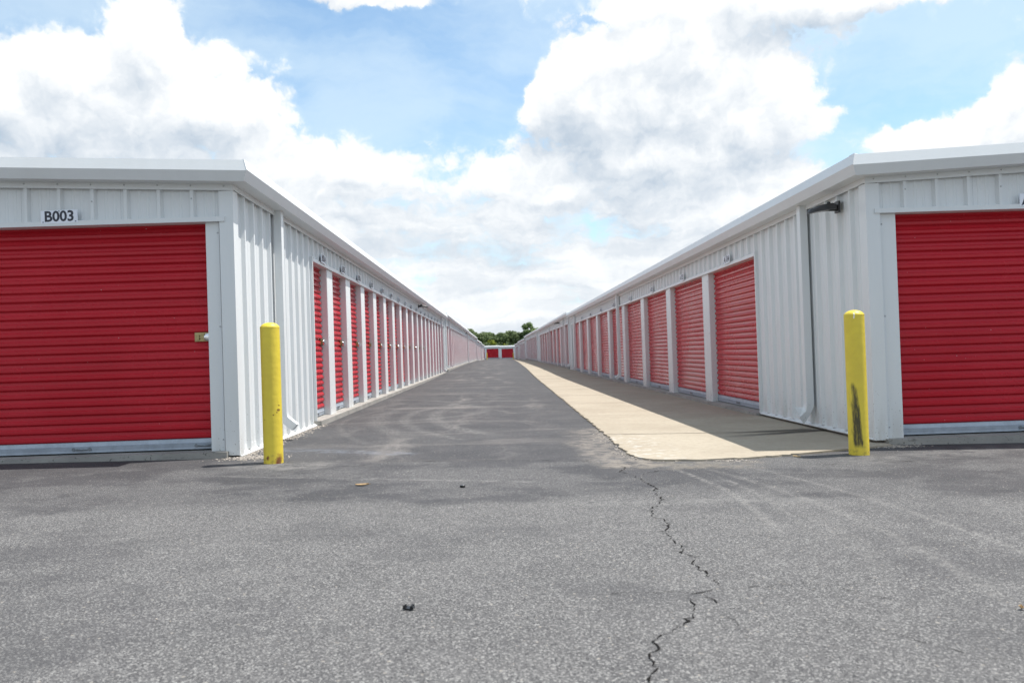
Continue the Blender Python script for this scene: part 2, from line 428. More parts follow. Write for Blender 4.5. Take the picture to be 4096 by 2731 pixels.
def leaf_mat(name, a, b_):
    def b(T, bs):
        i = T.n('ShaderNodeNewGeometry').outputs['Random Per Island']
        T.put(bs.inputs['Base Color'], T.mix(i, a, b_))
        bs.inputs['Roughness'].default_value = 0.6
        bs.inputs['Specular IOR Level'].default_value = 0.2
        tr = T.n('ShaderNodeBsdfTranslucent')
        T.put(tr.inputs[0], T.mix(i, a, b_))
        mx = T.n('ShaderNodeMixShader'); mx.inputs[0].default_value = 0.4
        T.put(mx.inputs[1], bs.outputs[0]); T.put(mx.inputs[2], tr.outputs[0])
        T.put(T.t.nodes['Material Output'].inputs[0], mx.outputs[0])
    return material(name, b)
LEAF_D = leaf_mat('dark_green_leaves', (0.125, 0.175, 0.075), (0.190, 0.240, 0.110))
LEAF_M = leaf_mat('mid_green_leaves', (0.130, 0.190, 0.080), (0.190, 0.260, 0.110))
LEAF_Y = leaf_mat('yellow_green_leaves', (0.16, 0.20, 0.022), (0.26, 0.30, 0.035))

# ------------------------------------------------------------------ mesh helpers
class MB:
    def __init__(s):
        s.v = []; s.f = []
    def add(s, pts, faces):
        b = len(s.v)
        s.v += [tuple(q) for q in pts]
        s.f += [[b + i for i in f] for f in faces]
    def box(s, F, t0, t1, o0, o1, z0, z1):
        s.add([F(t, o, z) for z in (z0, z1) for o in (o0, o1) for t in (t0, t1)],
              [(0, 1, 3, 2), (4, 6, 7, 5), (0, 4, 5, 1), (2, 3, 7, 6), (0, 2, 6, 4), (1, 5, 7, 3)])
    def sweep(s, rings, closed=True, caps=True):
        """rings: list of equal-length point lists"""
        n = len(rings[0]); b = len(s.v)
        for r in rings: s.v += [tuple(q) for q in r]
        m = n if closed else n - 1
        for i in range(len(rings) - 1):
            for j in range(m):
                k = (j + 1) % n
                s.f.append([b + i * n + j, b + i * n + k, b + (i + 1) * n + k, b + (i + 1) * n + j])
        if caps and closed:
            s.f.append([b + j for j in range(n)][::-1])
            s.f.append([b + (len(rings) - 1) * n + j for j in range(n)])
    def lathe(s, prof, seg=24, c=(0, 0, 0)):
        """prof: (r, z) bottom to top round Z"""
        rings = []
        for r, z in prof:
            rings.append([(c[0] + r * math.cos(2 * math.pi * k / seg), c[1] + r * math.sin(2 * math.pi * k / seg), c[2] + z) for k in range(seg)])
        s.sweep(rings)
    def mesh(s, name, mt, smooth=False):
        me = bpy.data.meshes.new(name)
        me.from_pydata(s.v, [], s.f)
        bm = bmesh.new(); bm.from_mesh(me)
        bmesh.ops.recalc_face_normals(bm, faces=bm.faces)
        bm.to_mesh(me); bm.free()
        me.materials.append(mt)
        if smooth:
            me.polygons.foreach_set('use_smooth', [True] * len(me.polygons))
            me.set_sharp_from_angle(angle=R(40))
        return me

def link(name, me, parent=None, loc=(0, 0, 0), rot=(0, 0, 0)):
    o = bpy.data.objects.new(name, me)
    COL.objects.link(o)
    o.location = loc; o.rotation_euler = rot
    if parent is not None: o.parent = parent
    return o
def tag(o, label, cat, group=None):
    o['label'] = label; o['category'] = cat
    if group: o['group'] = group
    return o
def W3(t, o, z): return (t, o, z)

# ------------------------------------------------------------------ levels of the ground
PROF = [(-40, 0.0), (28, 0.0), (46, 0.085), (68, 0.095), (98, 0.02), (131, -0.20), (161, -0.34), (186, -0.40), (260, -0.45), (2000, -0.5)]
def gprof(y):
    for (a, za), (b, zb) in zip(PROF, PROF[1:]):
        if y <= b:
            u = max(0.0, min(1.0, (y - a) / (b - a)))
            return za + (zb - za) * (u * u * (3 - 2 * u))
    return PROF[-1][1]
def gz(x, y):
    xc = max(-5.0, min(5.0, x))
    return gprof(y) + 0.016 - (0.0115 if xc < 0 else 0.0185) * xc

# ground far around (grass) and the asphalt lot
mb = MB()
E_ = 1500
for (x0, x1, y0, y1) in ((-E_, E_, -E_, -30), (-E_, -70, -30, 200), (70, E_, -30, 200), (-E_, E_, 200, E_)):
    mb.add([(x0, y0, -0.5), (x1, y0, -0.5), (x1, y1, -0.5), (x0, y1, -0.5)], [(0, 1, 2, 3)])
o = link('ground', mb.mesh('ground', GRASS)); o['kind'] = 'structure'
xs = [-70, -30, -15, -8] + [i * 0.5 for i in range(-10, 11)] + [8, 15, 30, 70]
ys = [-30, -10, -4] + [i * 1.0 for i in range(-2, 60)] + [60 + i * 3 for i in range(0, 47)]
mb = MB()
pts = [(x_, y_, gz(x_, y_)) for y_ in ys for x_ in xs]
nx = len(xs)
mb.add(pts, [(j * nx + i, j * nx + i + 1, (j + 1) * nx + i + 1, (j + 1) * nx + i) for j in range(len(ys) - 1) for i in range(nx - 1)])
asphalt = link('asphalt_pavement', mb.mesh('asphalt_pavement', ASPHALT, True)); asphalt['kind'] = 'structure'

# ------------------------------------------------------------------ cracks in the asphalt
def jag(pts, amp, step):
    out = [pts[0]]
    for (ax, ay), (bx, by) in zip(pts, pts[1:]):
        L = math.hypot(bx - ax, by - ay)
        n = max(1, int(L / step))
        for k in range(1, n + 1):
            u = k / n
            jx = random.uniform(-amp, amp) if k < n else 0
            jy = random.uniform(-amp, amp) if k < n else 0
            out.append((ax + (bx - ax) * u + jx, ay + (by - ay) * u + jy))
    return out
def crack(pts, w, amp=0.012, step=0.03):
    q = jag(pts, amp, step)
    mb = MB(); Lr = []; Rr = []
    for i, (px, py) in enumerate(q):
        a = q[max(0, i - 1)]; b = q[min(len(q) - 1, i + 1)]
        tx, ty = b[0] - a[0], b[1] - a[1]; L = math.hypot(tx, ty) or 1
        nx_, ny_ = -ty / L, tx / L
        e = min(1.0, i / 4, (len(q) - 1 - i) / 4) if len(q) > 8 else 1.0
        ww = w * random.uniform(0.15, 1.0) * max(0.12, e)
        if random.random() < 0.22: ww *= 0.10
        if random.random() < 0.08: ww *= 1.9
        zz = gz(px, py) + 0.003
        Lr.append((px + nx_ * ww, py + ny_ * ww, zz)); Rr.append((px - nx_ * ww, py - ny_ * ww, zz))
    n = len(q)
    mb.add(Lr + Rr, [(i, i + 1, n + i + 1, n + i) for i in range(n - 1)])
    c = link('crack', mb.mesh('crack', CRACKM), asphalt)
    return c
MAIN = [(0.979, 6.129), (1.003, 5.811), (1.031, 5.559), (0.985, 5.3), (1.0, 5.1), (0.93, 4.95), (0.856, 4.79), (0.829, 4.603), (0.877, 4.51), (0.89, 4.42), (0.86, 4.31),
        (0.818, 4.161), (0.82, 3.969), (0.828, 3.819), (0.805, 3.755), (0.838, 3.63), (0.806, 3.554), (0.828, 3.384), (0.838, 3.194)]
crack(MAIN, 0.0050, 0.015, 0.022)
crack([(0.838, 3.19), (0.803, 3.187), (0.743, 3.137), (0.70, 3.12)], 0.004)
crack([(0.68, 3.10), (0.676, 3.02), (0.671, 2.944), (0.645, 2.875), (0.598, 2.788), (0.545, 2.721), (0.482, 2.654), (0.457, 2.617), (0.470, 2.559), (0.425, 2.475),
       (0.437, 2.406), (0.393, 2.323), (0.40, 2.2), (0.36, 2.05)], 0.0036, 0.013, 0.02)
crack([(0.743, 3.137), (0.752, 3.07), (0.765, 3.0)], 0.003)
crack([(0.75, 2.86), (0.775, 2.81), (0.77, 2.75)], 0.003)
crack([(0.841, 3.194), (0.992, 3.203), (1.137, 3.231), (1.244, 3.198), (1.333, 3.058), (1.415, 2.993), (1.6, 2.95)], 0.0022)
crack([(0.743, 3.137), (0.55, 3.15), (0.35, 3.14), (0.2, 3.17)], 0.0016)
crack([(1.22, 2.66), (1.267, 2.603), (1.315, 2.538), (1.364, 2.458), (1.45, 2.40)], 0.0026)
crack([(-1.93, 7.12), (-1.72, 7.02), (-1.40, 6.95), (-1.0, 6.97)], 0.006)
crack([(-1.2, 7.22), (-0.6, 7.16), (0.0, 7.10), (0.55, 6.98), (0.9, 6.85)], 0.004, 0.02, 0.05)
crack([(0.979, 6.129), (0.90, 6.3), (0.98, 6.5), (0.94, 6.7)], 0.005)
crack([(1.003, 6.05), (1.12, 6.25), (1.3, 6.35)], 0.004)
crack([(0.98, 6.12), (0.80, 6.0), (0.6, 5.98)], 0.003)
crack([(2.0, 6.45), (2.6, 6.50), (3.3, 6.62), (4.1, 6.75)], 0.004, 0.02, 0.05)

for k in range(22):
    i = random.randrange(1, len(MAIN) - 1)
    (ax, ay), (bx, by) = MAIN[i], MAIN[i + 1]
    u = random.random(); px, py = ax + (bx - ax) * u, ay + (by - ay) * u
    sg = random.choice((-1, 1)); ln = random.uniform(0.03, 0.13)
    crack([(px, py), (px + sg * ln * 0.6, py + random.uniform(-0.5, 0.5) * ln), (px + sg * ln, py + random.uniform(-0.6, 0.6) * ln)], 0.0016, 0.005, 0.015)

# ------------------------------------------------------------------ concrete apron along the right building, one object per slab
def edge_x(y): return 1.14 + 0.011 * (y - 8.0) + 0.006 * math.sin(y * 1.7)
APX1 = 3.62
jy = [6.76] + [8.98 + 2.72 * k for k in range(57)]
mb = MB()
for a, b in zip(jy, jy[1:]):
    ya = a if a > 7.5 else 8.2
    mb.add([(edge_x(ya) + 0.16, ya, gz(edge_x(ya) + 0.16, ya) + 0.003), (APX1, ya, gz(APX1, ya) + 0.003), (APX1, b, gz(APX1, b) + 0.003), (edge_x(b) + 0.16, b, gz(edge_x(b) + 0.16, b) + 0.003)], [(0, 1, 2, 3)])
apron = link('concrete_apron', mb.mesh('concrete_apron', CRACKM)); apron['kind'] = 'structure'
for i, (a, b) in enumerate(zip(jy, jy[1:])):
    if i == 0:
        poly = [(1.145, 8.0), (1.13, 7.6), (1.13, 7.30), (1.15, 7.10), (1.22, 6.95), (1.36, 6.86), (1.66, 6.82), (2.06, 6.90), (2.56, 7.11), (3.10, 7.38), (3.62, 7.62), (3.62, b - 0.012), (edge_x(b), b - 0.012)]
    else:
        poly = [(edge_x(b), b - 0.017), (edge_x((a + b) / 2) + 0.01, (a + b) / 2), (edge_x(a), a + 0.017), (APX1, a + 0.017), (APX1, b - 0.017)]
    # chipped edge on the lane side
    q = []
    for (p0, p1) in zip(poly, poly[1:] + poly[:1]):
        q.append(p0)
        if p0[0] < 2.6 and p1[0] < 2.6 and a < 40:
            n = max(1, int(math.hypot(p1[0] - p0[0], p1[1] - p0[1]) / 0.06))
            for k in range(1, n):
                u = k / n
                q.append((p0[0] + (p1[0] - p0[0]) * u + random.uniform(-0.024, 0.024), p0[1] + (p1[1] - p0[1]) * u + random.uniform(-0.024, 0.024)))
    lift = 0.014 + random.uniform(-0.002, 0.003)
    mb = MB()
    mb.sweep([[(x_, y_, gz(x_, y_) - 0.08) for x_, y_ in q], [(x_, y_, gz(x_, y_) + lift) for x_, y_ in q]])
    link('slab', mb.mesh('slab', APRON), apron)

# ------------------------------------------------------------------ buildings
RIB = 0.3048
def rib_profile(t0, t1, detail=True):
    """(t, o) points of the ribbed wall sheet between t0 and t1"""
    base = [(0.0, 0.0), (0.018, 0.036), (0.048, 0.036), (0.066, 0.0)]
    if detail:
        for c in (0.145, 0.222):
            base += [(c - 0.016, 0.0), (c - 0.009, 0.004), (c + 0.009, 0.004), (c + 0.016, 0.0)]
    pts = []
    k = math.floor(t0 / RIB)
    while k * RIB < t1:
        for (a, b) in base:
            t = k * RIB + a
            if t0 < t < t1: pts.append((t, b))
        k += 1
    def off(t):
        u = t % RIB
        for (a, b), (c, d_) in zip(base, base[1:]):
            if a <= u <= c: return b + (d_ - b) * (u - a) / (c - a)
        return 0.0
    return [(t0, off(t0))] + pts + [(t1, off(t1))]

HD = 2.12            # clear door height
HT = 2.165           # top of header trim
WT = 2.455           # wall top at the eave
SLOPE = 0.041
SLATP = 0.0825
SLAT = [(0.0, 0.0), (0.013, 0.021), (0.018, 0.0235), (0.040, 0.0235), (0.045, 0.0205), (0.052, 0.0115), (0.056, 0.0095), (0.0825, 0.0)]
EAVE = [(0.012, 2.462), (0.192, 2.462), (0.232, 2.553), (0.200, 2.655), (0.03, 2.664), (-0.02, 2.60)]

def frame_aisle(s): return lambda t, o, z: (-s * o, t, z)
def frame_front(s): return lambda t, o, z: (s * t, -o, z)
CACHE = {}
def cached(key, fn):
    if key not in CACHE: CACHE[key] = fn()
    return CACHE[key]

def wall_panel(F, key, parent, t0, t1, z0, z1, slope=0.0, detail=True, loc_t=None):
    """one ribbed sheet; sheets of the same size share their mesh"""
    def mk(ts):
        mb = MB()
        pr = rib_profile(t0 - ts, t1 - ts, detail)
        n = len(pr)
        mb.add([F(t, o + 0.002, z0) for t, o in pr] + [F(t, o + 0.002, z1 + slope * (t + ts)) for t, o in pr],
               [(i, i + 1, n + i + 1, n + i) for i in range(n - 1)])
        return mb.mesh('wall_panel', WHITE)
    if slope or loc_t is None:
        return link('wall_panel', mk(0.0), parent)
    me = cached(('panel', key, round(t1 - t0, 3), z0, z1, detail), lambda: mk(loc_t))
    return link('wall_panel', me, parent, F(loc_t, 0, 0))

def make_door(F, key, parent, t0, t1, slats=True, latch=None, handles=(), rec=-0.112):
    w = t1 - t0 - 0.02
    n = int((HD - 0.10) / SLATP) + 1
    zb = 0.108
    if slats:
        def back():
            mb = MB(); mb.box(F, -w / 2, w / 2, -0.006, -0.001, 0.02, HD + 0.03); return mb.mesh('door', RED)
        door = link('door', cached(('back', key, round(w, 3)), back), parent, F((t0 + t1) / 2, rec, 0))
        def sl():
            mb = MB(); m = len(SLAT)
            mb.add([F(-w / 2, o, z) for z, o in SLAT] + [F(w / 2, o, z) for z, o in SLAT], [(i, i + 1, m + i + 1, m + i) for i in range(m - 1)])
            return mb.mesh('slat', RED)
        me = cached(('slat', key, round(w, 3)), sl)
        for k in range(n):
            link('slat', me, door, F(0, random.uniform(-0.0016, 0.0016), zb + k * SLATP)).rotation_euler = F(0, random.uniform(-0.0008, 0.0008), 0)
    else:
        def cur():
            mb = MB(); pr = []
            for k in range(n): pr += [(z + k * SLATP + zb, o) for z, o in SLAT[:-1]]
            m = len(pr)
            mb.add([F(-w / 2, o, z) for z, o in pr] + [F(w / 2, o, z) for z, o in pr], [(i, i + 1, m + i + 1, m + i) for i in range(m - 1)])
            return mb.mesh('door', RED)
        door = link('door', cached(('cur', key, round(w, 3)), cur), parent, F((t0 + t1) / 2, rec, 0))
    def bar():
        mb = MB()
        pr = [(-0.004, 0.012), (0.020, 0.012), (0.020, 0.030), (0.026, 0.070), (0.018, 0.075), (0.014, 0.108), (-0.004, 0.112)]
        mb.sweep([[F(t, o, z) for o, z in pr] for t in (-w / 2, w / 2)])
        return mb.mesh('bottom_bar', GALV)
    link('bottom_bar', cached(('bar', key, round(w, 3)), bar), door)
    for th in handles:
        def hd():
            mb = MB(); rings = []
            for k in range(9):
                u = k / 8; t = -0.065 + 0.13 * u
                oo = 0.022 + 0.020 * min(1, 3 * min(u, 1 - u)); zz = 0.045
                rings.append([F(t, oo + 0.007 * math.cos(a), zz + 0.011 * math.sin(a)) for a in [2 * math.pi * q / 6 for q in range(6)]])
            mb.sweep(rings)
            for tt in (-0.075, 0.075):
                mb.sweep([[F(tt + 0.016 * math.cos(a), oo, 0.045 + 0.018 * math.sin(a)) for a in [2 * math.pi * q / 10 for q in range(10)]] for oo in (0.020, 0.029)])
            return mb.mesh('lift_handle', ZINC, True)
        link('lift_handle', cached(('handle', key), hd), door, F(th - (t0 + t1) / 2, 0, 0))
    if latch is not None:
        tl, dr = latch            # where it sits and which way the bolt points
        def lt():
            mb = MB()
            mb.box(F, -0.075, 0.075, 0.016, 0.026, -0.042, 0.042)
            mb.box(F, -0.07, 0.075, 0.026, 0.034, 0.014, 0.036)
            mb.box(F, -0.06, 0.075, 0.026, 0.032, -0.036, -0.020)
            mb.box(F, -0.055, 0.09, 0.026, 0.036, -0.012, 0.006)
            mb.box(F, 0.01, 0.022, 0.034, 0.050, -0.03, 0.03)
            mb.box(F, -0.045, -0.030, 0.034, 0.045, -0.025, 0.02)
            return mb.mesh('latch', BRASS)
        lo = link('latch', cached(('latch', key), lt), door, F(tl - (t0 + t1) / 2, 0, 1.06))
        if dr < 0:
            if abs(F(1, 0, 0)[0]) > 0.5: lo.scale.x = -1
            else: lo.scale.y = -1
    return door

def downspout(F, parent, t, ztop=2.462, zb=0.20, crushed=False, part='downspout'):
    mb = MB()
    mb.box(F, t - 0.05, t + 0.05, 0.036, 0.118, zb, ztop)
    o_ = link(part, mb.mesh(part, WHITE), parent)
    mb = MB()
    def ring(c_o, c_z, ang, wt, th, dt=0.0, tilt=0.0):
        ca, sa = math.cos(ang), math.sin(ang)
        out = []
        for a, b in ((-wt, -th), (wt, -th), (wt, th), (-wt, th)):
            out.append(F(t + dt + a, c_o + b * ca, c_z + b * sa + a * tilt))
        return out
    if crushed:
        mb.sweep([ring(0.077, zb + 0.10, 0, 0.0495, 0.0412), ring(0.082, zb + 0.02, 0.35, 0.050, 0.040, -0.005, 0.15), ring(0.115, zb - 0.045, 0.85, 0.046, 0.030, -0.02, 0.45),
                  ring(0.205, zb - 0.090, 1.05, 0.066, 0.046, -0.045, 0.8)], True, False)
    else:
        mb.sweep([ring(0.077, zb + 0.03, 0, 0.052, 0.043), ring(0.085, zb - 0.02, 0.4, 0.052, 0.043), ring(0.115, zb - 0.055, 0.8, 0.052, 0.043),
                  ring(0.20, zb - 0.125, 0.8, 0.052, 0.043)], True, False)
    link('outlet_elbow', mb.mesh('outlet_elbow', WHITE), o_)

def screws(F, parent, spots):
    mb = MB()
    for (t, o, z) in spots:
        r = 0.0085
        ring0 = [F(t + r * math.cos(a), o, z + r * math.sin(a)) for a in [math.pi * q / 3 for q in range(6)]]
        ring1 = [F(t + r * 0.6 * math.cos(a), o + 0.007, z + r * 0.6 * math.sin(a)) for a in [math.pi * q / 3 for q in range(6)]]
        mb.sweep([ring0, ring1])
    if mb.v:
        o_ = link('screw_heads', mb.mesh('screw_heads', ZINC_L), parent); o_['kind'] = 'stuff'
ZINC_L = plain('painted_screw_heads', (0.50, 0.52, 0.52), 0.4, 0.2, 0.15, 40)

def plate(F, origin, t, z, text, label, o=0.047, tilt=0.0):
    """white number plate with its lettering and three screws"""
    base = Vector(origin) + Vector(F(t, o, z))
    mb = MB(); w, h = 0.168, 0.060
    mb.box(F, -w, w, 0.0, 0.004, -h, h)
    p_ = link('number_plate', mb.mesh('number_plate', PLATE), None, base)
    tag(p_, label, 'number plate', 'unit number plates above the doors')
    cu = bpy.data.curves.new('lettering', 'FONT')
    cu.body = text; cu.size = 0.134; cu.align_x = 'CENTER'; cu.align_y = 'CENTER'; cu.offset = 0.0036; cu.resolution_u = 3
    tmp = bpy.data.objects.new('lettering', cu)
    COL.objects.link(tmp)
    dg = bpy.context.evaluated_depsgraph_get()
    me = bpy.data.meshes.new_from_object(tmp.evaluated_get(dg))
    bpy.data.objects.remove(tmp)
    # text is read from outside: left to right for a viewer looking at -o
    e1 = Vector(F(1, 0, 0)); e2 = Vector(F(0, 0, 1)); eo = Vector(F(0, 1, 0))
    if e1.cross(e2).dot(eo) < 0: e1 = -e1
    for v in me.vertices:
        v.co = e1 * v.co.x + e2 * v.co.y + eo * 0.0055
    me.materials.clear(); me.materials.append(INK)
    link('lettering', me, p_)
    mb = MB()
    for a, b in ((-w + 0.02, -h + 0.014), (w - 0.02, -h + 0.014), (0.0, h - 0.010)):
        mb.sweep([[F(a + 0.006 * math.cos(q), oo, b + 0.006 * math.sin(q)) for q in [math.pi * k / 3 for k in range(6)]] for oo in (0.004, 0.007)])
    sc = link('screw_heads', mb.mesh('screw_heads', ZINC), p_); sc['kind'] = 'stuff'
    if tilt:
        p_.rotation_euler = F(0, tilt, 0)
    return p_

def padlock(F, origin, t, o, z, label):
    base = Vector(origin) + Vector(F(t, o, z))
    mb = MB(); rings = []
    for oo, r in ((0.0, 0.030), (0.004, 0.036), (0.018, 0.036), (0.024, 0.030), (0.026, 0.012)):
        rings.append([F(r * math.cos(a), oo, r * math.sin(a)) for a in [2 * math.pi * k / 16 for k in range(16)]])
    mb.sweep(rings)
    p_ = link('padlock', mb.mesh('padlock', STEEL, True), None, base)
    tag(p_, label, 'padlock', 'disc padlocks on the door latches')
    mb = MB(); rings = []
    for k in range(7):
        a0 = math.pi * (0.15 + 0.7 * k / 6)
        c = (0.027 * math.cos(a0), 0.010, 0.027 * math.sin(a0) + 0.014)
        rings.append([F(c[0] + 0.004 * math.cos(q), c[1] + 0.004 * math.sin(q), c[2]) for q in [math.pi * j / 3 for j in range(6)]])
    mb.sweep(rings)
    link('shackle', mb.mesh('shackle', STEEL, True), p_)

def wall_lamp(F, origin, t, z, label):
    base = Vector(origin) + Vector(F(t, 0.034, z))
    rt = tag(link('wall_lamp', None, None, base), label, 'lamp', 'area lamps under the eaves')
    mb = MB(); mb.box(F, -0.05, 0.05, 0.0, 0.022, -0.055, 0.06)
    mb.box(F, -0.022, 0.022, 0.022, 0.09, -0.035, 0.025)
    link('bracket', mb.mesh('bracket', LAMPB), rt)
    mb = MB(); rings = []
    for k in range(13):
        u = k / 12
        oo = 0.05 + 0.265 * u
        hw = 0.080 * (1 - 0.35 * u) * (1.0 if u < 0.85 else max(0.25, math.sqrt(max(0.0, 1 - ((u - 0.85) / 0.16) ** 2))))
        top = 0.040 - 0.058 * u * u + (0.0 if k else -0.01)
        bot = -0.026 - 0.034 * u * u
        if k == 12: top, bot = -0.036, -0.058
        ch = 0.4 * hw
        rings.append([F(-hw, oo, bot), F(hw, oo, bot), F(hw, oo, bot + 0.6 * (top - bot)), F(hw - ch, oo, top), F(-hw + ch, oo, top), F(-hw, oo, bot + 0.6 * (top - bot))])
    mb.sweep(rings)
    hd = link('head', mb.mesh('head', LAMPB, True), rt)
    mb = MB(); n = 7
    top = []; low = []
    for k in range(n):
        u = 0.25 + 0.58 * k / (n - 1)
        zz = -0.026 - 0.034 * u * u
        oo = 0.05 + 0.265 * u; hw = 0.058 * (1 - 0.3 * u)
        top.append([F(-hw, oo, zz), F(hw, oo, zz), F(hw, oo, zz - 0.004), F(-hw, oo, zz - 0.004)])
    mb.sweep(top)
    link('lens', mb.mesh('lens', LENS), hd)
    mb = MB(); mb.lathe([(0.018, 0.0), (0.018, 0.016), (0.012, 0.022)], 10, F(0, 0.10, 0.038))
    link('photocell', mb.mesh('photocell', LAMPB, True), hd)

def eave_piece(F, t_end, slope, z0=0.0):
    """moulded eave / rake trim, mitred at the near corner"""
    mb = MB()
    r0 = [F(-o, o, z + z0 - slope * o) for o, z in EAVE]
    r1 = [F(t_end, o, z + z0 + slope * t_end) for o, z in EAVE]
    mb.sweep([r0, r1])
    return mb

def building(s, y0, y1, zf, pitch, doorw, first, xw, label, near=False, nslat=0, dspouts=(), sign=None, depth=9.2, fdoor=(0.25, 3.0), stop=None, bz=0.0):
    """metal storage building: aisle wall at x = s*xw running from y0 to y1, end wall facing the yard"""
    org = (s * xw, y0, zf)
    L = y1 - y0
    b = tag(link('storage_building', None, None, org), label, 'building', 'metal storage buildings lining the lane')
    A, Fr = frame_aisle(s), frame_front(s)
    ka, kf = ('a', s), ('f', s)
    # core and slab
    mb = MB(); mb.box(W3, *(sorted((s * 0.17, s * depth))), 0.17, L - 0.02, 0.0, 2.55)
    link('inner_wall', mb.mesh('inner_wall', DARKIN), b)
    mb = MB()
    bl = first - 0.05        # blank wall from the corner up to the first door
    mb.box(W3, *(sorted((s * 0.015, s * depth))), 0.02, bl, -0.6, -0.002)
    mb.box(W3, *(sorted((-s * 0.105, s * depth))), bl + 0.002, L - 0.01, -0.6, 0.0)
    mb.box(W3, *(sorted((s * 0.06, s * (depth - 0.1)))), -0.10, 0.018, -0.6, -0.004)
    link('foundation_slab', mb.mesh('foundation_slab', CONC), b)
    # roof
    mb = MB(); h = depth / 2
    pr = [(-0.150, 2.585), (-0.150, 2.650), (h, 2.655 + SLOPE * h + 0.01), (depth + 0.150, 2.650), (depth + 0.150, 2.585)]
    mb.sweep([[(s * x_, y_, z_) for x_, z_ in pr] for y_ in (-0.150, L)])
    link('roof', mb.mesh('roof', ROOFM), b)
    link('eave_gutter', eave_piece(A, L, 0.0).mesh('eave_gutter', WHITE), b)
    link('rake_trim', eave_piece(Fr, h, SLOPE).mesh('rake_trim', WHITE), b)
    if near:
        mb = MB()
        mb.sweep([[Fr(t, o, z + SLOPE * t) for o, z in EAVE] if False else [Fr(t, o, z + SLOPE * (2 * h - t)) for o, z in EAVE] for t in (h + 0.001, depth + 0.1)])
        link('rake_trim', mb.mesh('rake_trim', WHITE), b)
    # flashing under the eave and the rake
    mb = MB(); mb.box(A, -0.046, L - 0.004, 0.039, 0.049, WT - 0.045, WT + 0.012)
    mb.box(A, -0.03, L - 0.004, 0.0, 0.039, WT - 0.004, WT + 0.008)
    link('eave_flashing', mb.mesh('eave_flashing', WHITE), b)
    mb = MB()
    zz = lambda t, q: WT + q + SLOPE * t
    mb.sweep([[Fr(t, 0.040, zz(t, -0.050)), Fr(t, 0.052, zz(t, -0.050)), Fr(t, 0.052, zz(t, 0.03)), Fr(t, 0.040, zz(t, 0.03))] for t in (-0.048, h)])
    link('rake_flashing', mb.mesh('rake_flashing', WHITE), b)
    # corner trim
    mb = MB()
    mb.add([(0, 0, 0)], [])
    mb.v.pop()
    pro = [(-0.043, -0.043), (0.088, -0.043), (0.098, -0.010), (0.088, -0.033), (-0.033, -0.033), (-0.033, 0.098), (-0.012, 0.106), (-0.043, 0.098)]
    mb.sweep([[(s * a, c, z) for a, c in pro] for z in (-0.045 + 0.6 * bz, WT - 0.052)])
    link('corner_trim', mb.mesh('corner_trim', WHITE), b)
    # end wall: jambs, door, header, ribbed sheet over it
    f0, f1 = fdoor
    mb = MB(); mb.box(Fr, 0.104, f0, -0.16, 0.004, -0.02, HD - 0.002); link('door_jamb', mb.mesh('door_jamb', WHITE), b)
    mb = MB(); mb.box(Fr, f1, f1 + 0.36, -0.16, 0.004, -0.02, HD - 0.002); link('door_jamb', mb.mesh('door_jamb', WHITE), b)
    mb = MB(); mb.box(Fr, 0.035, f1 + 0.40, -0.16, 0.056 if near else 0.03, HD, HT); link('header_trim', mb.mesh('header_trim', WHITE), b)
    if near:
        make_door(Fr, kf, b, f0, f1, True, latch=((f0 + 0.085, -1) if s < 0 else None), handles=((f0 + 0.10, f0 + 1.24) if s < 0 else (f0 + 1.25, f0 + 2.4)))
    else:
        make_door(Fr, kf, b, f0, f1, False)
    t = 0.09
    while t < f1 + 0.3:
        t2 = min(t + 0.9144, f1 + 0.42)
        wall_panel(Fr, kf, b, t, t2 - 0.001, HT + 0.001, WT, SLOPE, near)
        t = t2
    wall_panel(Fr, kf, b, f1 + 0.42, depth - 0.02, -0.03, WT, SLOPE, False) if near else None
    # aisle wall: blank bay with ribbed sheets
    t = 0.10
    while t < first - 0.05:
        t2 = min(t + 0.9144, first - 0.03)
        if near: wall_panel(A, ka, b, t, t2, -0.03 + bz, WT, 0.0, True, loc_t=math.floor(t / RIB) * RIB)
        else:
            t2 = first - 0.03; wall_panel(A, ka, b, t, t2, -0.03, WT, 0.0, False, loc_t=0.0)
        t = t2
    mb = MB(); mb.sweep([[A(t, o, z) for o, z in ((0.0, 0.02 + bz), (0.006, 0.02 + bz), (0.008, -0.03 + bz), (0.055, -0.056 + bz), (0.052, -0.064 + bz), (0.0, -0.035 + bz))] for t in (-0.02, first - 0.01)])
    link('base_flashing', mb.mesh('base_flashing', WHITE), b)
    mb = MB(); mb.box(A, first - 0.030, first, -0.16, 0.045, -0.05, HT + 0.012); link('opening_jamb', mb.mesh('opening_jamb', WHITE), b)
    # door run
    tend = stop if stop else L - 0.25
    nd = int((tend - first + (pitch - doorw)) / pitch)
    run_end = first + nd * pitch
    for k in range(nd):
        d0 = first + k * pitch
        hand = (d0 + doorw * 0.55,) if k < 6 and near else ()
        lat = (d0 + doorw - 0.07, 1) if (near and k < 12 and s < 0) else None
        make_door(A, ka, b, d0, d0 + doorw, k < nslat, latch=lat, handles=hand)
        p0, p1 = d0 + doorw, d0 + pitch
        def pm():
            mb = MB(); w_ = p1 - p0
            pr = [(0.002, -0.16), (0.002, -0.006), (0.008, 0.0), (w_ - 0.010, 0.0), (w_ - 0.004, -0.006), (w_ - 0.004, -0.16)]
            mb.sweep([[A(a, o, z) for a, o in pr] for z in (-0.004, HD - 0.002)])
            return mb.mesh('pillar', WHITE)
        link('pillar', cached(('pillar', s, round(pitch - doorw, 3)), pm), b, A(p0, 0, 0))
    mb = MB(); mb.box(A, first + 0.002, L - 0.006, -0.16, 0.034, HD, HT); link('header_trim', mb.mesh('header_trim', WHITE), b)
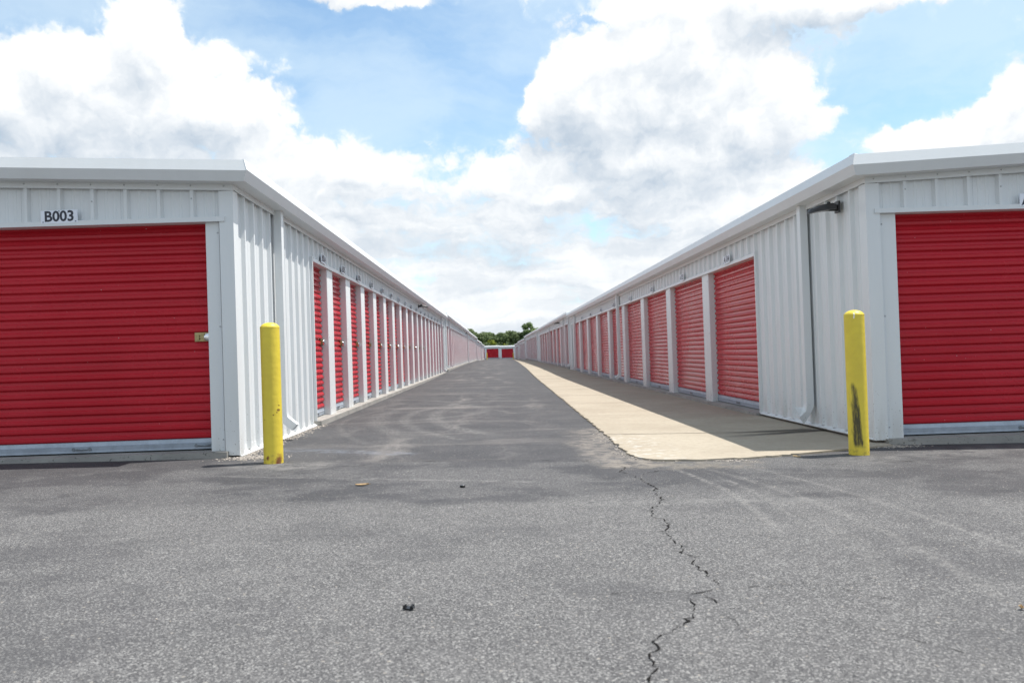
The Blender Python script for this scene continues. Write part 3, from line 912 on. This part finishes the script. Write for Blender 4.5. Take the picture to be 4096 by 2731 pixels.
    if run_end < L - 0.3:
        wall_panel(A, ka, b, run_end, L - 0.02, 0.0, HD - 0.002, 0.0, False, loc_t=math.floor(run_end / RIB) * RIB)
    # ribbed sheets over the doors
    t = first - 0.03
    if near:
        while t < L - 0.03:
            t2 = min(t + 0.9144, L - 0.012)
            wall_panel(A, ka, b, t, t2, HT + 0.001, WT, 0.0, True, loc_t=math.floor(t / RIB) * RIB)
            t = t2
    else:
        wall_panel(A, ka, b, t, L - 0.012, HT + 0.001, WT, 0.0, False, loc_t=0.0)
    for q in dspouts:
        downspout(A, b, q[0], crushed=len(q) > 1)
    if near:
        sp = []
        k = 0
        while 0.035 + k * RIB < h - 0.3:
            tt = 0.035 + k * RIB
            sp.append((tt, 0.052, WT - 0.012 + SLOPE * tt)); k += 1
        for k in (1, 4, 7): sp.append((0.035 + k * RIB, 0.038, 2.34))
        for zz_ in (0.10, 1.15, 2.02): sp.append((0.118, 0.004, zz_))
        screws(Fr, b, sp)
        sp = []
        k = 0
        while 0.035 + k * RIB < first - 0.05:
            for zz_ in (0.02, 1.14):
                sp.append((0.035 + k * RIB + 0.06, 0.003 if zz_ > 1 else 0.008, zz_))
            k += 1
        for k in range(min(nd, 8)):
            tt = first + k * pitch + doorw + 0.05
            sp += [(tt, 0.0, 0.10), (tt, 0.0, 2.0), (tt, 0.0, 1.13)]
        while len(sp) < 90 and first + len(sp) * 0.6 < L:
            sp.append((round((first + len(sp) * 0.6) / RIB) * RIB + 0.035, 0.038, 2.31))
        screws(A, b, sp)
    return b, org, A, Fr, nd

XL, XR = 2.438, 3.57
L1 = building(-1, 7.80, 39.1, 0.11, 1.53, 1.12, 3.30, XL, 'white metal storage building on the left with plate B003 on its end door', True, 9,
              ((1.45,), (28.9,)), fdoor=(0.228, 2.90))
R1 = building(1, 7.82, 39.3, 0.005, 3.05, 2.62, 3.38, XR, 'white metal storage building on the right with a lamp near its front corner', True, 9,
              ((1.50, 1), (15.85,), (29.0,)), fdoor=(0.25, 2.87), bz=0.05)
mb = MB()
EAVE_P = [(o_ + (0.004 if o_ > 0.05 else 0), z_ + (0.003 if z_ > 2.6 else -0.003)) for o_, z_ in EAVE]
mb.sweep([[R1[2](-o_ + dt, o_, z_) for o_, z_ in EAVE_P] for dt in (-0.002, 0.12)])
link('mitre_cover', mb.mesh('mitre_cover', WHITE), R1[0])
L2 = building(-1, 39.15, 69.8, 0.215, 1.53, 1.12, 1.2, XL, 'second building back in the left row, roof stepping up behind the first', False, 0, ((3.7,), (0.5,), (29.6,)))
L3 = building(-1, 69.85, 100.4, 0.165, 1.53, 1.12, 0.9, XL, 'third building back in the left row', False, 0, ((0.5,), (29.6,)))
L4 = building(-1, 100.45, 131.0, -0.06, 1.53, 1.12, 0.9, XL, 'fourth building back in the left row, next to last', False, 0, ((0.5,), (29.6,)))
L5 = building(-1, 131.05, 164.0, -0.22, 1.53, 1.12, 0.9, XL, 'farthest building of the left row, before the end of the lane', False, 0, ((0.5,),))
R2 = building(1, 39.35, 69.8, 0.095, 3.05, 2.62, 0.9, XR, 'second building back in the right row, roof stepping up behind the first', False, 0, ((3.6,), (15.0,), (0.45,)))
R3 = building(1, 69.85, 99.6, 0.12, 3.05, 2.62, 0.9, XR, 'third building back in the right row', False, 0, ((0.5,), (15.0,)))
R4 = building(1, 99.65, 130.0, -0.12, 3.05, 2.62, 0.9, XR, 'fourth building back in the right row, next to last', False, 0, ((0.5,), (15.0,)))
R5 = building(1, 130.05, 158.0, -0.30, 3.05, 2.62, 0.9, XR, 'farthest building of the right row, before the end of the lane', False, 0, ((0.5,),))

# cross buildings closing the lane
def cross(x0, x1, y, zf, door, label):
    org = (x0, y, zf)
    b = tag(link('storage_building', None, None, org), label, 'building', 'metal storage buildings closing the far end of the lane')
    F = lambda t, o, z: (t, -o, z)
    L = x1 - x0
    mb = MB(); mb.box(W3, 0.0, L, 0.17, 9.0, 0.0, 2.55); link('inner_wall', mb.mesh('inner_wall', DARKIN), b)
    mb = MB(); mb.box(W3, 0.0, L, -0.1, 9.0, -0.5, 0.0); link('foundation_slab', mb.mesh('foundation_slab', CONC), b)
    mb = MB(); mb.sweep([[(x_, y_, z_) for y_, z_ in ((-0.12, 2.58), (-0.12, 2.65), (4.5, 2.84), (9.1, 2.65), (9.1, 2.58))] for x_ in (0.0, L)]); link('roof', mb.mesh('roof', ROOFM), b)
    mb = MB(); mb.sweep([[F(t, o, z) for o, z in EAVE] for t in (0.0, L)]); link('eave_gutter', mb.mesh('eave_gutter', WHITE), b)
    mb = MB(); mb.box(F, 0.0, L, -0.16, 0.03, HD, HT); link('header_trim', mb.mesh('header_trim', WHITE), b)
    wall_panel(F, ('c', 1), b, 0.0, L, HT + 0.001, WT + 0.02, 0.0, False, loc_t=0.0)
    cuts = [0.0]
    for (a, c) in door:
        make_door(F, ('c', 1), b, a, c, False)
        cuts += [a, c]
    cuts.append(L)
    for a, c in zip(cuts[::2], cuts[1::2]):
        mb = MB(); mb.box(F, a + 0.002, c - 0.002, -0.16, 0.0, 0.0, HD - 0.002); link('pillar', mb.mesh('pillar', WHITE), b)
cross(-12.0, 0.78, 186.0, -0.26, [(0.5 + 3.2 * k - 0.1, 3.1 + 3.2 * k - 0.1) for k in range(3)] + [(9.85, 12.5)], 'far white building with a red door closing the lane on its left half')
cross(0.79, 14.0, 186.0, -0.36, [(0.40, 3.0)] + [(3.6 + 3.2 * k, 6.2 + 3.2 * k) for k in range(3)], 'far white building with a red door closing the lane on its right half, slightly lower')

# ------------------------------------------------------------------ number plates, padlocks, lamps
def door_mid(bd, k, first, pitch, doorw): return first + k * pitch + doorw / 2
plate(L1[3], L1[1], 1.545, 2.205, 'B003', 'large white plate reading B003 over the wide red end door', 0.054, 0.012)
plate(R1[3], R1[1], 1.585, 2.200, 'A105', 'white plate starting with A, cut by the right frame edge', 0.054)
for k in range(16):
    plate(L1[2], L1[1], door_mid(L1, k, 3.30, 1.53, 1.12) + 0.12, 2.215, 'B%03d' % (4 + k), 'small white plate reading B%03d over a narrow red door on the left wall' % (4 + k), 0.047, random.uniform(-0.03, 0.03))
for k in range(9):
    plate(R1[2], R1[1], door_mid(R1, k, 3.38, 3.05, 2.62), 2.215, 'A%03d' % (104 - k), 'white plate reading A%03d over a wide red door on the right wall' % (104 - k), 0.047, random.uniform(-0.02, 0.02))
for k in range(12):
    if k in (3, 8, 10): continue
    padlock(L1[2], L1[1], 3.30 + 1.53 * k + 1.12 - 0.045, -0.074, 1.05, 'round steel padlock on the left-wall door under plate B%03d' % (4 + k))
padlock(L1[3], L1[1], 0.228 + 0.030, -0.074, 1.055, 'round steel padlock half hidden at the edge of the B003 door')
wall_lamp(R1[2], R1[1], 0.60, 2.29, 'dark flat area lamp on the right building beside the downspout')
wall_lamp(L1[2], L1[1], 18.4, 2.36, 'dark area lamp above the door row of the first left building')
wall_lamp(L2[2], L2[1], 27.6, 2.36, 'dark area lamp at the back of the second left building')
wall_lamp(R2[2], R2[1], 6.6, 2.36, 'dark area lamp on the second right building')

# ------------------------------------------------------------------ bollards
def bollard(x, y, h, r, mt, label):
    z0 = gz(x, y)
    mb = MB()
    mb.lathe([(r, -0.15), (r * 1.012, 0.02), (r, 0.06), (r, h - 0.046)], 40)
    b = link('bollard', mb.mesh('bollard', mt, True), None, (x, y, z0))
    tag(b, label, 'bollard', 'yellow steel bollards')
    mb = MB()
    mb.lathe([(r * 0.97, h - 0.047), (r * 1.012, h - 0.0455), (r * 1.012, h - 0.040), (r * 0.82, h - 0.020), (r * 0.55, h - 0.007), (r * 0.25, h - 0.001), (0.004, h)], 40)
    link('cap', mb.mesh('cap', mt, True), b)
bollard(-1.965, 7.30, 1.22, 0.083, YEL_RUST, 'yellow bollard with rusty foot before the left building')
bollard(3.075, 7.09, 1.235, 0.083, YEL_SCUFF, 'yellow bollard with black scuff marks before the right building')
bollard(-1.70, 150.0, 1.22, 0.085, YEL_RUST, 'tiny far yellow bollard at the left end of the lane')
bollard(3.06, 150.0, 1.22, 0.085, YEL_RUST, 'tiny far yellow bollard at the right end of the lane')

# ------------------------------------------------------------------ litter on the asphalt
def leaf(x, y, L, w, rz, label, mt=LEAFB, curl=0.02):
    mb = MB(); top = []; n = 9
    for k in range(n):
        u = k / (n - 1)
        ww = w * math.sin(math.pi * min(1, max(0.02, u))) ** 0.8
        lift = curl * (0.25 + (2 * u - 1) ** 2)
        top.append([(L * (u - 0.5), -ww, lift + 0.006), (L * (u - 0.5), 0, lift), (L * (u - 0.5), ww, lift + 0.010), (L * (u - 0.5), 0, lift + 0.0012)])
    mb.sweep(top)
    o_ = link('leaf', mb.mesh('leaf', mt, True), None, (x, y, gz(x, y) + 0.003), (0, 0, rz))
    tag(o_, label, 'leaf')
    mb = MB(); mb.sweep([[(L * (0.5 + 0.02 + 0.12 * u), 0.002 * math.cos(a), curl * 1.25 + 0.004 + 0.002 * math.sin(a)) for a in (0, 2.1, 4.2)] for u in (-0.2, 1)])
    link('stem', mb.mesh('stem', mt), o_)
leaf(-0.974, 5.90, 0.095, 0.020, 0.15, 'dry brown leaf on the dark asphalt before the left bollard', LEAFB, 0.003)
leaf(1.785, 2.86, 0.026, 0.009, 0.9, 'small dry leaf scrap at the right edge of the asphalt', LEAFB, 0.003)
mb = MB(); mb.lathe([(0.015, 0.0), (0.019, 0.002), (0.019, 0.012), (0.016, 0.0145), (0.002, 0.0145)], 20)
tag(link('bottle_cap', mb.mesh('bottle_cap', BLACKP, True), None, (-0.26, 5.72, gz(-0.26, 5.72) + 0.002)), 'small round black cap lying flat in the lane mouth', 'cap')
# broken piece of black plastic: a bent channel
mb = MB()
pr = [(-0.022, 0.004), (-0.020, 0.016), (-0.014, 0.018), (-0.011, 0.006), (0.010, 0.004), (0.013, 0.016), (0.021, 0.018), (0.023, 0.003), (0.014, 0.0), (-0.014, 0.0)]
mb.sweep([[(x_ * 1.0, -0.012, z_) for x_, z_ in pr], [(x_ * 1.05 + 0.003, 0.006, z_ * 1.1) for x_, z_ in pr], [(x_ * 0.85 - 0.004, 0.018, z_ * 0.7 + 0.004) for x_, z_ in pr]])
frag = link('plastic_fragment', mb.mesh('plastic_fragment', BLACKP), None, (-0.345, 3.012, gz(-0.345, 3.012) + 0.003), (0, 0, -0.25))
frag.scale = (0.85, 0.85, 0.85)
tag(frag, 'broken black plastic fragment on the pale foreground asphalt', 'litter')
mb = MB(); mb.add([(0.016, -0.016, 0.018), (0.028, -0.014, 0.010), (0.026, 0.008, 0.012), (0.016, 0.008, 0.021)], [(0, 1, 2, 3)])
mb.add([(0.016, -0.016, 0.015), (0.028, -0.014, 0.007), (0.026, 0.008, 0.009), (0.016, 0.008, 0.018)], [(0, 1, 2, 3)])
link('flap', mb.mesh('flap', BLACKP), frag)
mb = MB(); mb.box(W3, -0.03, 0.03, -0.010, 0.010, 0.0, 0.008)
tag(link('wood_chip', mb.mesh('wood_chip', CHIPW), None, (2.50, 6.99, gz(2.50, 6.99) + 0.003), (0.05, 0.1, -0.4)), 'pale wood chip on the asphalt beside the right bollard shadow', 'wood chip')

# ------------------------------------------------------------------ loose gravel
def gravel(name, gen, n, smin, smax, label):
    mb = MB()
    for _ in range(n):
        x_, y_ = gen(); r_ = random.uniform(smin, smax)
        z_ = gz(x_, y_) + r_ * 0.25
        a0 = random.uniform(0, 6.28)
        ring = [(x_ + r_ * random.uniform(0.7, 1.1) * math.cos(a0 + k * 1.2566), y_ + r_ * random.uniform(0.7, 1.1) * math.sin(a0 + k * 1.2566), z_ + random.uniform(-0.2, 0.2) * r_) for k in range(5)]
        top = (x_ + random.uniform(-.2, .2) * r_, y_ + random.uniform(-.2, .2) * r_, z_ + r_ * random.uniform(0.4, 0.8))
        mb.add(ring + [top], [(k, (k + 1) % 5, 5) for k in range(5)] + [(4, 3, 2, 1, 0)])
    o_ = link(name, mb.mesh(name, GRAVELM)); o_['kind'] = 'stuff'
    tag(o_, label, 'gravel')
def gl():
    y_ = random.uniform(7.75, 11.3); x_ = -2.42 + abs(random.gauss(0, 0.07)); return x_, y_
gravel('gravel', gl, 1500, 0.004, 0.013, 'loose pale gravel along the foot of the left wall')
def gl2():
    a = random.uniform(0, 6.28); r_ = abs(random.gauss(0, 0.16)); return -2.30 + r_ * math.cos(a), 7.72 + 0.8 * r_ * math.sin(a)
gravel('gravel', gl2, 900, 0.004, 0.013, 'small heap of gravel behind the left bollard')
def gr():
    if random.random() < 0.45: return 3.55 + random.gauss(0, 0.14), 7.60 + random.gauss(0, 0.05)
    if random.random() < 0.5:
        u = random.random(); return 1.18 + 0.9 * u + random.gauss(0, 0.05), 7.02 - 0.24 * u + random.gauss(0, 0.045)
    return 1.12 + random.gauss(0, 0.045), random.uniform(7.0, 9.5)
gravel('gravel', gr, 1300, 0.003, 0.012, 'crumbled chips along the broken edge of the concrete apron')
def gs(): return random.uniform(-4.5, 4.5), random.uniform(2.2, 8.0)
gravel('grit', gs, 260, 0.002, 0.005, 'scattered grit specks on the yard asphalt')
def gap(): return random.uniform(1.4, 3.5), random.uniform(7.2, 16)
gravel('grit', gap, 90, 0.003, 0.008, 'few crumbs on the concrete apron')

# ------------------------------------------------------------------ trees beyond the far buildings
def tree(x, y, h, rx, mt, label, n=7500, airy=0.0, low=0.05, leaf_s=0.30, name='tree'):
    z0 = -0.5
    b = tag(link(name, None, None, (x, y, z0)), label, 'tree', 'trees behind the far buildings')
    rnd = random.Random(int(x * 100 + y * 7 + h * 13))
    mb = MB()
    def limb(p0, p1, r0, r1):
        d_ = (Vector(p1) - Vector(p0)).normalized(); a = d_.orthogonal().normalized(); c = d_.cross(a)
        mb.sweep([[Vector(p) + (a * math.cos(q) + c * math.sin(q)) * r for q in [math.pi * k / 3 for k in range(6)]] for p, r in ((p0, r0), (p1, r1))])
    limb((0, 0, 0), (0.1, 0, h * 0.55), 0.035 * h * 0.7, 0.02 * h * 0.7)
    limb((0.1, 0, h * 0.5), (0.0, 0.1, h * 0.9), 0.014 * h, 0.004 * h)
    clumps = []
    nc = 48 if airy == 0 else 34
    for k in range(nc):
        a = rnd.uniform(0, 6.28); u = rnd.uniform(low, 0.92)
        prof = math.sin(math.pi * min(1, (u - low) / (1.04 - low) * 0.86 + 0.13)) ** 0.6
        rr = rx * prof * rnd.uniform(0.30, 0.88)
        c = Vector((rr * math.cos(a), rr * math.sin(a), h * u))
        clumps.append((c, rx * rnd.uniform(0.22, 0.46) * (1 - 0.35 * airy)))
    clumps.append((Vector((rnd.uniform(-.3, .3) * rx, 0, h * 0.90)), h * 0.10))
    for c, r in clumps[:9]:
        limb((0.05, 0, max(0.15 * h, c.z * 0.55)), tuple(c), 0.010 * h, 0.003 * h)
    link('trunk', mb.mesh('trunk', BARK, True), b)
    V = []; Fc = []
    for k in range(n):
        c, r = rnd.choice(clumps)
        dv_ = Vector((rnd.gauss(0, 1), rnd.gauss(0, 1), rnd.gauss(0, 1))).normalized() * r * rnd.uniform(0.35, 1.06) ** 0.6
        p = c + Vector((dv_.x, dv_.y, dv_.z * 0.85))
        nrm = (dv_.normalized() + Vector((rnd.uniform(-.7, .7), rnd.uniform(-.7, .7), rnd.uniform(-.3, .9)))).normalized()
        a = nrm.orthogonal().normalized(); a.rotate(Matrix.Rotation(rnd.uniform(0, 6.28), 3, nrm)); e = nrm.cross(a)
        sz = leaf_s * rnd.uniform(0.6, 1.25)
        i0 = len(V)
        V += [p - a * sz, p + e * sz * 0.55, p + a * sz, p - e * sz * 0.55]
        Fc.append((i0, i0 + 1, i0 + 2, i0 + 3))
    me = bpy.data.meshes.new('crown'); me.from_pydata([tuple(v) for v in V], [], Fc); me.materials.append(mt)
    link('crown', me, b)
TR = [
    (-11.5, 246, 7.2, 2.9, LEAF_D, 'dark tree behind the left row roofs'),
    (-7.4, 240, 8.7, 2.1, LEAF_D, 'dark tree whose top just clears the left roofs'),
    (-4.4, 238, 7.35, 2.7, LEAF_D, 'dark round tree behind the yellow-green bush, left of it'),
    (-1.0, 242, 7.3, 2.6, LEAF_D, 'dark round tree straight behind the yellow-green bush'),
    (1.9, 240, 7.1, 2.4, LEAF_D, 'dark round tree above the step of the far roofs'),
    (4.6, 244, 7.8, 2.3, LEAF_D, 'dark tree with a small pointed top, middle right'),
    (7.2, 238, 7.2, 2.4, LEAF_D, 'dark round tree left of the tall airy tree'),
    (12.3, 243, 7.4, 2.8, LEAF_D, 'dark tree hidden low behind the right row roofs'),
    (3.2, 256, 7.4, 2.4, LEAF_M, 'mid green tree peeping between the dark trees'),
    (-2.9, 258, 7.9, 2.5, LEAF_M, 'paler tree behind the dark tree line on the left'),
]
for (x_, y_, h_, r_, mt_, lb_) in TR:
    tree(x_, y_, h_, r_ * 1.15, mt_, lb_)
tree(9.3, 236, 10.0, 3.0, LEAF_M, 'tall airy tree rising above the right row roofs', 5200, 0.6, 0.22, 0.27)
tree(10.6, 226, 7.6, 1.7, LEAF_Y, 'yellow-green tree in front of the tall airy tree', 1500)
tree(-1.05, 203, 4.75, 1.55, LEAF_Y, 'bright yellow-green round bush above the left far roof', 2000, leaf_s=0.16, name='bush')
tree(2.2, 204, 3.75, 0.85, LEAF_Y, 'small yellow-green bush just above the right far roof', 700, leaf_s=0.15, name='bush')
tree(4.2, 206, 3.6, 0.8, LEAF_M, 'small green bush top above the right far roof', 500, leaf_s=0.15, name='bush')
